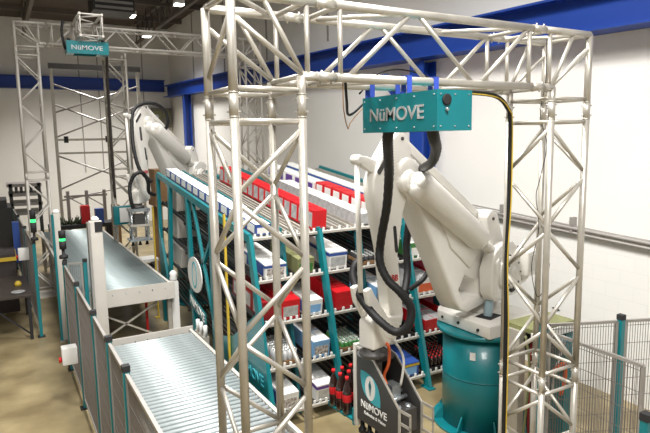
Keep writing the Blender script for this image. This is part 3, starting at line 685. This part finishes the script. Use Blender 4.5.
lane(2, 2.28, 2.54, .22, .34, 2, 'white and blue case on middle shelf, left bay', base=WHITE, side=BLUE, front=LBLUE)
lane(2, 2.76, 3.05, .27, .40, 2, 'large red case with white script on middle shelf', base=RED, front=RED)
lane(2, 3.46, 3.74, .25, .36, 2, 'white case with photo print on middle shelf', base=LBLUE, top=WHITE, front=PHOTO)
lane(2, 4.24, 4.60, .26, .36, 2, 'white case with orange print on middle shelf', base=WHITE, front=ORANGE, top=SILV)
lane(2, 4.70, 5.00, .26, .36, 2, 'red and black case on middle shelf, right bay', base=RED, front=BLACKM)
lane(2, 5.05, 5.35, .28, .36, 2, 'red case with white panel on middle shelf, far right', base=RED, front=WHITE)
lane(3, 2.30, 2.56, .24, .34, 3, 'pale case with figure print on fourth shelf', base=LBLUE, top=WHITE, front=PHOTO)
lane(3, 4.28, 4.66, .20, .36, 2, 'red case with silver top on fourth shelf', base=RED, top=SILV, front=RED)
lane(3, 4.76, 5.06, .24, .36, 2, 'red and white case on fourth shelf, right bay', base=RED, front=WHITE)
lane(4, 1.72, 1.98, .24, .34, 2, 'white and blue case on bottom shelf, left bay', base=WHITE, side=BLUE, front=PHOTO)
lane(4, 2.26, 2.54, .24, .34, 3, 'white case with purple band on bottom shelf', base=WHITE, band=PURP, front=SILV)
lane(4, 3.62, 4.04, .22, .40, 2, 'blue pack with yellow print on bottom shelf', base=BLUE, band=YEL, front=LBLUE)
# front script on the large red case
z = LV[2]; 
# trays of loose cans and small bottles : every can its own child
def cantray(label, x0, x1, l, rows, depth, mt, topm, h=.13, rr=.033, back=.03, cap=False):
    z = LV[l]+.02; y0 = fy(LV[l])+back
    t = thing('can_tray' if not cap else 'bottle_tray', label, 'can tray' if not cap else 'bottle tray', ((x0+x1)/2, y0, z)); t.rotation_euler = (math.atan(SLOPE), 0, 0)
    w = (x1-x0)/2; MB().box(-w, w, 0, depth, 0, .01).box(-w, w, 0, .006, 0, .06).box(-w, -w+.006, 0, depth, 0, .06).box(w-.006, w, 0, depth, 0, .06).build('tray', CARD if not cap else BLACKM, t)
    if cap: can = MB().lathe((0, 0, .01), [(.030, 0), (.030, .14), (.012, .19)], n=10).lathe((0, 0, .195), [(.014, 0), (.014, .02)], n=8, mi=1)
    else: can = MB().lathe((0, 0, .01), [(.028, 0), (.033, .01), (.033, h-.015)], n=12).lathe((0, 0, h-.005), [(.030, 0), (.027, .008), (.025, .003)], n=12, mi=1)
    me = can.build('can' if not cap else 'bottle', [mt, topm], t)
    cols = int((x1-x0-.01)//(2*rr)); first = True
    for j in range(rows):
        for i in range(cols):
            x = -w+.005+rr+(2*w-.01-2*rr)*i/(cols-1); y = .01+rr+j*2*rr
            if first: me.location = (x, y, 0); first = False
            else: c = me.copy(); COL.objects.link(c); c.parent = t; c.location = (x, y, 0)
cantray('tray of green soda cans on the fourth shelf', 2.76, 3.11, 3, 7, .48, GREEN, CANT)
cantray('upper layer of loose silver cans on fourth shelf, left bay', 1.72, 2.06, 3, 8, .54, SILV, CANT, h=.20)
cantray('tray of dark bottles with red caps on bottom shelf', 4.28, 4.74, 4, 7, .48, COLA, RED, cap=True, back=.03)
cantray('tray of dark cans on second shelf, centre bay', 3.30, 3.62, 1, 5, .35, BLACKM, CANT)

# ------------------------------------------------------------------ conveyors
ROLL2 = mat('mottled_zinc_roller', (.42, .50, .51), .42, .35, .45, 2.2)  # darker, more mottled roller zinc for the raised conveyor
def conveyor(label, x0, x1, y0, y1, z, pitch, rr, endplate, legs, rm=ROLL):
    t = thing('roller_conveyor', label, 'conveyor', (0, 0, 0))
    MB().box(x0-.05, x0, y0, y1, z-.16, z+.01).build('side_rail', BEIGE, t)
    MB().box(x1, x1+.05, y0, y1, z-.16, z+.01).build('side_rail', BEIGE, t)
    n = int((y1-y0-.06)/pitch); r0 = None
    for k in range(n):
        y = y0+.05+k*pitch
        if r0 is None:
            r0 = MB().tube((x0+.005, 0, 0), (x1-.005, 0, 0), rr, 12).build('roller', rm, t); r0.location = (0, y, z-rr+.004)
        else: c = r0.copy(); COL.objects.link(c); c.parent = t; c.location = (0, y, z-rr+.004)
    MB().box(x0, x1, y0, y1, z-.17, z-.15).build('gap_shade_pan', BLACKM, t)  # black, so the shade between the rollers is painted into it
    for (yy, ht) in endplate:
        m = MB().box(x0-.08, x1+.08, yy-.012, yy+.012, z-ht, z+.05)
        e = m.build('end_plate', BEIGE, t)
        for k in range(7):
            xx = x0+.1+(x1-x0-.2)*k/6; MB().tube((xx, yy-.02, z-.05), (xx, yy-.01, z-.05), .013, 8).build('bolt', STEEL, e)
    for yy in legs:
        for xx in (x0+.0, x1): MB().box(xx-.035, xx+.035, yy-.035, yy+.035, 0, z-.15).build('leg', ALU2, t)
        m = MB(); m.bar((x0, yy, z-.2), (x1, yy, .1), .03, .03); m.bar((x1, yy, z-.2), (x0, yy, .1), .03, .03); m.build('cross_brace', ALU2, t)
    return t
conveyor('lower steel roller conveyor beside the rack in the foreground', -.05, 1.34, 1.0, 6.06, .60, .105, .032, [(6.09, .13)], (1.3, 3.5, 5.9))
conveyor('raised steel roller conveyor leading back from the end of the lower one', -.28, 1.30, 7.02, 15.7, 1.20, .12, .040, [(6.99, .26)], (7.15, 10, 13, 15.5), ROLL2)

# light-curtain columns beside the raised conveyor
def column(label, x, y, w, d, h):
    t = thing('sensor_column', label, 'sensor column', (x, y, 0))
    MB().box(-w/2, w/2, -d/2, d/2, .02, h).build('housing', BEIGE, t, bevel=.01)
    MB().box(-w/2-.03, -w/2+.01, -d/2-.02, d/2, .02, h-.02).build('back_rail', TEAL if x < -.1 else FRAMEG, t)
    MB().lathe((.0, 0, h), [(.07, 0), (.065, .04), (.03, .075)], n=16).build('cap', WHITE, t)
    MB().box(-.02, .10, -d/2-.01, -d/2, h-.18, h-.01).build('marker', BLACKM, t) if x > -.1 else None
    MB().box(-w/2-.05, w/2+.05, -d/2-.05, d/2+.05, 0, .02).build('foot_plate', FRAMEG, t)
    return t
column('tall beige sensor column with white cap at the near corner of the raised conveyor', .05, 6.78, .20, .16, 2.52)
column('tall beige and teal sensor column left of the raised conveyor', -.40, 8.55, .12, .14, 2.50)

# ------------------------------------------------------------------ fences
def fence(label, pts, h, lowpost=True, pitch=.03, hp=.20, caps=True, post=.06, rail=.03, endpost=True):
    """posts with caps, and framed wire panels between neighbouring points"""
    t = thing('safety_fence', label, 'safety fence', (0, 0, 0))
    P_ = [V((x, y, 0)) for x, y in pts]
    for p in (P_ if endpost else P_[:-1]):
        o = MB().box(p.x-post/2, p.x+post/2, p.y-post/2, p.y+post/2, .0, h+.02).build('post', TEAL, t)
        MB().box(p.x-post/2-.004, p.x+post/2+.004, p.y-post/2-.004, p.y+post/2+.004, h+.02, h+.075).build('cap', BLACKM, o)
        MB().box(p.x-.07, p.x+.07, p.y-.07, p.y+.07, 0, .015).build('foot', BLACKM, o)
    for a, b in zip(P_[:-1], P_[1:]):
        d = (b-a); L_ = d.length; d.normalize(); a2 = a+d*(post/2+.02); b2 = b-d*(post/2+.02); up = V((0, 0, 1))
        m = MB(); z0 = .15
        m.bar(a2+up*h, b2+up*h, rail, rail); m.bar(a2+up*z0, b2+up*z0, rail, rail); m.bar(a2+up*z0, a2+up*h, rail, rail, up=d); m.bar(b2+up*z0, b2+up*h, rail, rail, up=d)
        f = m.build('panel_frame', FRAMEG, t)
        w = MB(); n = int((b2-a2).length/pitch)
        for i in range(1, n):
            q = a2+(b2-a2)*i/n; w.bar(q+up*z0, q+up*h, .0045, .0045, up=d)
        k = z0+hp
        while k < h-.02: w.bar(a2+up*k, b2+up*k, .0045, .0045); k += hp
        w.build('wire_mesh', WIRE, f, fix=False)
    return t
FX = -.46
fence('teal post and wire mesh safety fence along the left of the conveyors', [(FX, -1.2), (FX, 1.66), (FX, 2.55), (FX, 3.6), (FX, 5.2), (FX, 6.85)], 1.80)
fence('wire mesh safety fence panel at far left beside the work table', [(-.80, 9.0), (-.86, 11.5), (-.92, 14), (-.98, 16.4)], 1.86)
fence('small wire mesh gate panel between the left fence and the near sensor column', [(FX+.02, 7.0), (-.14, 6.9)], 1.80)
fence('wire mesh safety fence by the white wall behind the right truss leg', [(3.60, .60), (4.44, .24), (5.9, -.38)], 1.80)
fence('short wire mesh fence panel coming forward from the right truss leg', [(3.50, .46), (3.45, -.66)], 1.80, endpost=False)
fence('nearest wire mesh fence at the lower right corner', [(2.58, -1.16), (3.9, -1.05)], 1.76)

# stack lights on the left fence
def beacon(label, x, y, z0, z1):
    t = thing('stack_light', label, 'stack light', (x, y, z0))
    h = z1-z0
    MB().lathe((0, 0, 0), [(.07, 0), (.07, .05), (.025, .07), (.025, .16)], n=14).build('base', BLACKM, t)
    MB().lathe((0, 0, .16), [(.055, 0), (.055, h*.30)], n=14).build('black_module', BLACKM, t)
    MB().lathe((0, 0, .16+h*.30), [(.046, 0), (.046, h*.10)], n=14).build('green_module', GRNL, t)
    MB().lathe((0, 0, .16+h*.40), [(.055, 0), (.055, h*.27), (.04, h*.28)], n=14).build('black_module', BLACKM, t)
    return t
beacon('black stack light with lit green lens on the far end of the left fence', -.78, 9.0, 1.95, 2.6)
beacon('black stack light with lit green lens beside the near sensor column', -.45, 7.0, 1.90, 2.36)
def ebox(label, x, y, z):
    t = thing('emergency_stop_box', label, 'switch box', (x, y, z))
    MB().box(-.07, .14, -.09, .09, -.13, .13).build('housing', WHITE, t, bevel=.012)
    MB().lathe((-.07, -.02, -.05), [(.03, 0), (.045, .02), (.045, .04)], (-1, 0, 0), 12).build('button', RED, t)
ebox('white switch box with red button mounted low on the left fence', -.63, 5.55, .72)
ebox('white switch box on the far left fence by the work table', -.99, 10.5, 1.45)

# ------------------------------------------------------------------ equipment behind the right truss leg
t = thing('control_cabinet', 'equipment stand with olive top and teal side behind the right truss leg', 'cabinet', (0, 0, 0))
MB().box(3.66, 4.36, .75, 1.15, 1.64, 1.69).build('top_cover', OLIVE, t)
MB().box(3.64, 4.40, .73, .76, 1.57, 1.66).build('front_lip', WHITE, t)
MB().box(4.26, 4.38, .78, 1.0, 0, 1.64).build('side_post', TEAL, t)
MB().box(3.62, 3.72, .9, 1.1, 0, 1.64).box(3.8, 3.86, 1.1, 1.2, 0, 1.64).build('leg', ALU2, t)
MB().box(3.95, 4.22, .95, 1.2, 1.25, 1.55).build('valve_block', BLACKM, t)
for k, (mt, pts) in enumerate([(BLACK, [(3.7, .9, 1.55), (3.8, .85, 1.2), (3.78, .9, .7), (3.85, .9, .1)]), (WHITEG, [(3.9, .85, 1.6), (3.95, .8, 1.3), (3.9, .85, .8), (3.95, .9, .1)]), (REDD, [(3.76, .85, 1.5), (3.74, .85, 1.0), (3.77, .85, .1)]), (WHITE, [(4.1, .85, 1.5), (4.2, .8, 1.35), (4.12, .8, 1.1), (4.15, .9, .6)]), (OLIVE, [(3.66, .85, 1.6), (3.68, .8, 1.2), (3.66, .85, .3)])]):
    MB().path(pts, .014, 8, 6).build('cable', mt, t)
MB().path([(3.72, .74, 1.0), (3.9, .72, 1.12), (4.15, .72, 1.22), (4.22, .74, 1.02), (4.2, .78, .8)], .022, 8, 6).build('orange_hose', ORANGE, t)
MB().lathe((4.12, .72, 1.50), [(.03, -.05), (.045, 0), (.04, .04), (.015, .06)], n=14).build('lamp', LBLG, t)
# wall sticker seen through fence
tag(MB().prism([(-.07, 0), (.02, .03), (.09, .01), (.02, -.03)], (6.295, 2.5, 1.05), (0, 1, 0), (0, 0, 1), -.006, 0).build('wall_mark', BLACKM), 'small black mark on the white wall seen through the right fence', 'mark')

# ------------------------------------------------------------------ background left
t = thing('scaffold_frame', 'tall grey steel frame with crossed braces standing by the back wall', 'frame', (0, 0, 0))
Y = 19.0
for x in (.58, 3.5): MB().box(x-.05, x+.05, Y-.05, Y+.05, 0, 6.5).build('post', ALU2, t)
MB().box(.5, 3.6, Y-.08, Y+.08, 6.42, 6.60).build('top_beam', DARKG, t)
MB().box(.58, 3.5, Y-.04, Y+.04, 3.92, 4.0).box(.58, 3.5, Y-.03, Y+.03, 3.45, 3.52).build('cross_rail', ALU2, t)
for x in (.9, 2.3): MB().box(x-.07, x+.07, Y-.08, Y+.02, 3.85, 4.08).build('clamp', BLACKM, t)
for a, b in (((.58, 5.9), (3.5, 4.9)), ((.58, 4.9), (3.5, 5.9)), ((.58, 4.05), (3.5, 5.2)), ((.58, 5.2), (3.5, 4.05)), ((.58, 2.2), (3.5, 3.4)), ((.58, 3.4), (3.5, 2.2)), ((.58, 1.8), (3.5, 2.3))):
    MB().tube((a[0], Y, a[1]), (b[0], Y, b[1]), .032, 6).build('brace', FRAMEG, t)
t = thing('low_frame', 'low grey steel rail frame in front of the tall frame', 'frame', (0, 0, 0))
for x in (.72, 1.32, 1.9): MB().box(x-.05, x+.05, 17.95, 18.05, 0, 2.2).build('post', GREYP, t)
MB().box(.6, 2.0, 17.97, 18.03, 1.98, 2.05).build('rail', GREYP, t)
MB().tube((.72, 18, 2.0), (1.32, 18, 1.6), .02, 6).tube((1.32, 18, 2.0), (1.9, 18, 1.6), .02, 6).build('brace', GREYP, t)
# wall mounted unit in the corner
t = thing('wall_unit', 'olive grey control unit fixed to the back wall in the corner', 'wall unit', (5.25, 24.6, 5.0))
MB().box(0, .95, 0, .35, -.45, .45).build('housing', mat('unit_grey', (.20, .19, .15), .6, 0, .3, 5), t, bevel=.02)
MB().box(.1, .45, -.02, 0, -.3, .3).box(.55, .85, -.02, 0, .0, .3).build('panel', OLIVE, t)
MB().lathe((.25, -.03, .05), [(.1, 0), (.1, .03)], (0, 1, 0), 14).build('gauge', SILV, t)
# shelving machine at far left
t = thing('storage_rack', 'dark grey stacked machinery beyond the far left fence', 'machine', (0, 0, 0))
for k, z in enumerate((2.55, 2.25, 1.95, 1.65)):
    MB().box(-1.1+.04*k, -.12, 17.0, 18.2, z-.06, z+.04).build('deck', GREYP, t)
for x in (-1.0, -.2):
    MB().box(x-.05, x+.05, 17.0, 17.1, 0, 2.6).build('upright', DARKG, t)
for k in range(6): MB().box(-1.02+.14*k, -.94+.14*k, 17.05, 17.3, 2.3, 2.50).build('hopper', DARKG, t)
tag(MB().box(-1.5, -1.05, 14.5, 16, 0, 2.1).box(-1.4, -1.15, 14.6, 15.9, 2.1, 2.3).build('machine_cabinet', mat('machine_black', (.03, .028, .026), .6)), 'black machine cabinet at the far left edge', 'machine')
tag(MB().box(-1.62, -1.08, 11.2, 12.4, 1.20, 1.28).box(-1.60, -1.1, 11.25, 12.35, 0, 1.20, 1).box(-1.60, -1.1, 11.25, 12.35, 1.28, 1.34, 1).build('floor_scrubber', [YEL, mat('dark_body', (.04, .03, .03), .6)]), 'dark machine with a yellow rim at the left edge behind the fence', 'machine')
# work table
t = thing('work_table', 'dark work table at the left edge beyond the fence', 'table', (0, 0, 0))
MB().box(-1.72, -.92, 8.9, 10.9, .86, .90).build('tabletop', mat('table_dark', (.05, .04, .035), .5), t)
for x, y in ((-1.68, 8.95), (-.97, 8.95), (-1.68, 10.85), (-.97, 10.85)): MB().box(x-.03, x+.03, y-.03, y+.03, 0, .86).build('leg', BLACKM, t)
MB().bar((-1.68, 8.95, .8), (-.97, 8.95, .1), .03, .03).build('brace', BLACKM, t)
tag(MB().lathe((-1.12, 9.9, .90), [(.07, 0), (.07, .04), (.04, .09), (.01, .10)], n=14).build('hard_hat', YEL), 'small yellow object on the dark work table', 'helmet')
tag(MB().lathe((-1.14, 9.25, .90), [(.10, 0), (.13, .015), (.12, .025), (.08, .012)], n=18).build('dish', SILV), 'round silver dish on the dark work table', 'dish')
tag(MB().box(-1.1, -.95, 12.6, 12.9, .9, 1.9).build('wrapped_roll', BLUE), 'blue and white wrapped stack behind the far left fence', 'stack')
# things behind the end of the raised conveyor
tag(MB().box(.98, 1.26, 16.9, 17.2, 1.18, 1.75).box(1.0, 1.24, 16.92, 17.18, 1.75, 1.77).build('red_bin', RED), 'red bin behind the end of the raised conveyor', 'bin')
tag(MB().box(1.40, 1.66, 16.72, 16.98, 1.18, 1.66).build('blue_crate', BLUE), 'blue crate right of the red bin', 'crate')
tag(MB().box(0, 2.0, 16.7, 17.5, 1.05, 1.18).box(0, .1, 16.8, 16.9, 0, 1.05).box(1.8, 1.9, 16.8, 16.9, 0, 1.05).box(0, .1, 17.3, 17.4, 0, 1.05).box(1.8, 1.9, 17.3, 17.4, 0, 1.05).build('work_bench', BLACKM), 'dark bench behind the end of the raised conveyor', 'bench')
f = MB()
for k in range(60):
    x = random.uniform(.05, .95); y = random.uniform(16.8, 17.3); f.tube((x, y, 1.18), (x+random.uniform(-.08, .08), y, 1.18+random.uniform(.08, .26)), .03, 5, .012)
tag(f.build('green_packing_waste', mat('dark_green', (.05, .07, .03), .8, 0, .4, 20)), 'heap of dark green packing left of the red bin', 'packing', kind='stuff')
tag(MB().box(1.72, 1.92, 15.2, 15.6, 0, 1.9).box(1.66, 1.76, 15.1, 15.3, 0, 1.5).build('cardboard_stack', CARD), 'upright brown cardboard sheets right of the raised conveyor end', 'cardboard')
tag(MB().box(2.5, 3.6, 12.9, 13.8, 2.0, 3.05).box(2.6, 2.7, 13, 13.1, 0, 2.0).box(3.4, 3.5, 13, 13.1, 0, 2).box(2.6, 2.7, 13.6, 13.7, 0, 2.0).box(3.4, 3.5, 13.6, 13.7, 0, 2).build('cardboard_carton', CARD), 'large brown carton raised on legs behind the distant robot', 'carton')
t = thing('control_box', 'teal control box with white door on the middle leg of the far gantry', 'control box', (1.24, 12.12, 1.72))
MB().box(-.02, .44, -.06, .14, -.02, .46).build('housing', TEAL, t, bevel=.01)
MB().box(.12, .40, -.09, -.06, .04, .42).build('door', WHITE, t, bevel=.006)
# robot 2 gripper
t = thing('gripper_tool', 'small steel gripper hanging from the distant robot wrist', 'gripper', (*farpt(2.27, 2.40, 0)[:2], 0))
MB().box(-.2, .2, -.16, .16, 2.42, 2.485).build('top_plate', STEEL, t)
for x, y in ((-.16, -.12), (.16, -.12), (-.16, .12), (.16, .12)): MB().tube((x, y, 1.86), (x, y, 2.42), .018, 8).build('guide_rod', STEEL, t)
MB().box(-.2, .2, -.16, .16, 2.12, 2.16).build('middle_plate', ALU2, t)
MB().box(-.22, .22, -.18, .18, 1.82, 1.86).build('lower_plate', STEEL, t)
MB().box(-.10, .10, -.1, .1, 2.16, 2.36).build('actuator', DARKG, t)
for k in range(3): MB().lathe((-.14+.14*k, 0, 1.72), [(.04, 0), (.025, .04), (.018, .10)], n=10).build('suction_cup', BLACK, t)
# small cart between conveyor and rack back
t = thing('cart', 'small white topped cart between the raised conveyor and the rack', 'cart', (1.62, 10.9, 0))
MB().box(-.3, .35, -.25, .25, .92, .98).build('top', WHITE, t)
MB().box(-.28, -.2, -.24, .24, .1, .92).build('side_panel', WHITE, t); MB().box(.25, .33, -.24, .24, .1, .92).build('side_panel', WHITE, t)
MB().box(-.2, .25, -.2, .2, .35, .8).build('printer', BLACKM, t)
MB().box(-.28, .33, -.24, .24, .08, .12).build('shelf', GREYP, t)
for x, y in ((-.25, -.2), (.3, -.2), (-.25, .2), (.3, .2)): MB().lathe((x-.02, y, .04), [(.04, 0), (.04, .04)], (1, 0, 0), 10).build('wheel', BLACKM, t)
# sensors on the near conveyor's rack side
for k, y in enumerate((5.9, 5.72, 5.5)):
    t = thing('guide_post', 'small white guide post by the rack side, '+['furthest', 'middle', 'nearest'][k]+' of three', 'guide post', (1.46, y, 0), 0, 'white guide posts by the rack side')
    MB().box(-.05, .05, -.03, .03, 0, .62).build('stem', ALU2, t); MB().lathe((0, 0, .62), [(.035, 0), (.035, .18), (.02, .19)], n=12).build('roller', WHITE, t)
tag(MB().lathe((1.43, 7.25, 1.20), [(.06, 0), (.075, .05), (.06, .10), (.075, .15), (.03, .2)], n=12).box(1.36, 1.50, 7.18, 7.32, 0, 1.2).build('fitting', WHITE), 'white pipe fitting on a stand at the corner of the raised conveyor', 'fitting')
tag(MB().box(.95, .99, 7.55, 7.6, .02, .9).box(.9, 1.04, 7.5, 7.65, 0, .02).build('red_stand', RED), 'thin red stand beneath the raised conveyor', 'stand')
# duct and lamps on the ceiling
t = thing('heater_unit', 'dark grey suspended air unit near the ceiling', 'air unit', (0, 0, 0))
MB().box(1.45, 2.6, 14.6, 15.6, 7.62, 8.4).build('casing', mat('unit_dark', (.035, .034, .034), .5), t)
for k in range(4): MB().box(1.5, 2.55, 14.58, 14.6, 7.68+.16*k, 7.75+.16*k).build('louvre', GREYP, t)
MB().box(1.6, 1.64, 15, 15.04, 8.4, 9.2).box(2.4, 2.44, 15, 15.04, 8.4, 9.2).build('hanger', BLACKM, t)
def lampf(label, x, y, z, sz):
    t = thing('ceiling_light', label, 'ceiling light', (x, y, z))
    MB().box(-sz, sz, -sz, sz, 0, .12).build('housing', WHITE, t); MB().box(-sz*.9, sz*.9, -sz*.9, sz*.9, -.03, 0).build('diffuser', LAMPE, t)
    MB().tube((0, 0, .12), (0, 0, 9.2-z), .012, 6).build('cord', BLACKM, t)
lampf('lit ceiling light just right of the dark air unit', 2.9, 17.0, 8.02, .22)
lampf('lit ceiling light hanging on the joist at top centre left', 3.75, 14.0, 7.85, .14)
lampf('lit ceiling light furthest back under the joist', 4.4, 21.0, 8.1, .16)

# ------------------------------------------------------------------ light
def area(name, loc, tgt, sx, sy, p, col=(1, 1, 1), spread=140):
    l = bpy.data.lights.new(name, 'AREA'); l.shape = 'RECTANGLE'; l.size = sx; l.size_y = sy; l.energy = p; l.color = col
    o = bpy.data.objects.new(name, l); COL.objects.link(o); o.location = loc
    l.spread = radians(spread); o.rotation_euler = (V(tgt)-V(loc)).to_track_quat('-Z', 'Y').to_euler(); return o
WARM = (1, .97, .925)
area('lamp_front', (-.5, -4.0, 8.6), (1.6, 0, 0), 2, 2, 560, WARM)
area('lamp_right', (.9, 2.2, 8.95), (.9, 2.2001, 0), 1.4, 1.4, 620, WARM)
area('lamp_middle', (1.0, 8, 9.0), (1.4, 8, 0), 2, 2, 260, WARM)
area('lamp_back', (2.4, 19.5, 8.9), (2.4, 19.51, 0), 2, 2, 600, WARM, 118)
area('lamp_left', (-4, 1, 8.9), (-3, 2, 0), 3, 3, 130, WARM)
W = bpy.data.worlds.new('world'); S.world = W; W.use_nodes = True
W.node_tree.nodes['Background'].inputs[0].default_value = (1, .98, .95, 1); W.node_tree.nodes['Background'].inputs[1].default_value = .30

# ------------------------------------------------------------------ camera
F, YAW, PIT, ROL = 570.7, .5178, -.1333, -.0168
fwd = V((sin(YAW)*cos(PIT), cos(YAW)*cos(PIT), sin(PIT))); rt = V((cos(YAW), -sin(YAW), 0)); up = rt.cross(fwd)
r2 = rt*cos(ROL)+up*sin(ROL); u2 = -rt*sin(ROL)+up*cos(ROL)
cd = bpy.data.cameras.new('camera'); cd.sensor_width = 36; cd.lens = F/650*36; cd.clip_start = .05
cam = bpy.data.objects.new('camera', cd); COL.objects.link(cam)
Mx = Matrix((r2, u2, -fwd)).transposed().to_4x4(); Mx.translation = V((-1.290, -3.372, 3.8)); cam.matrix_world = Mx
S.camera = cam
S.view_settings.view_transform = 'Standard'; S.view_settings.look = 'None'; S.view_settings.gamma = 1
S.view_settings.exposure = 0; S.view_settings.use_curve_mapping = False
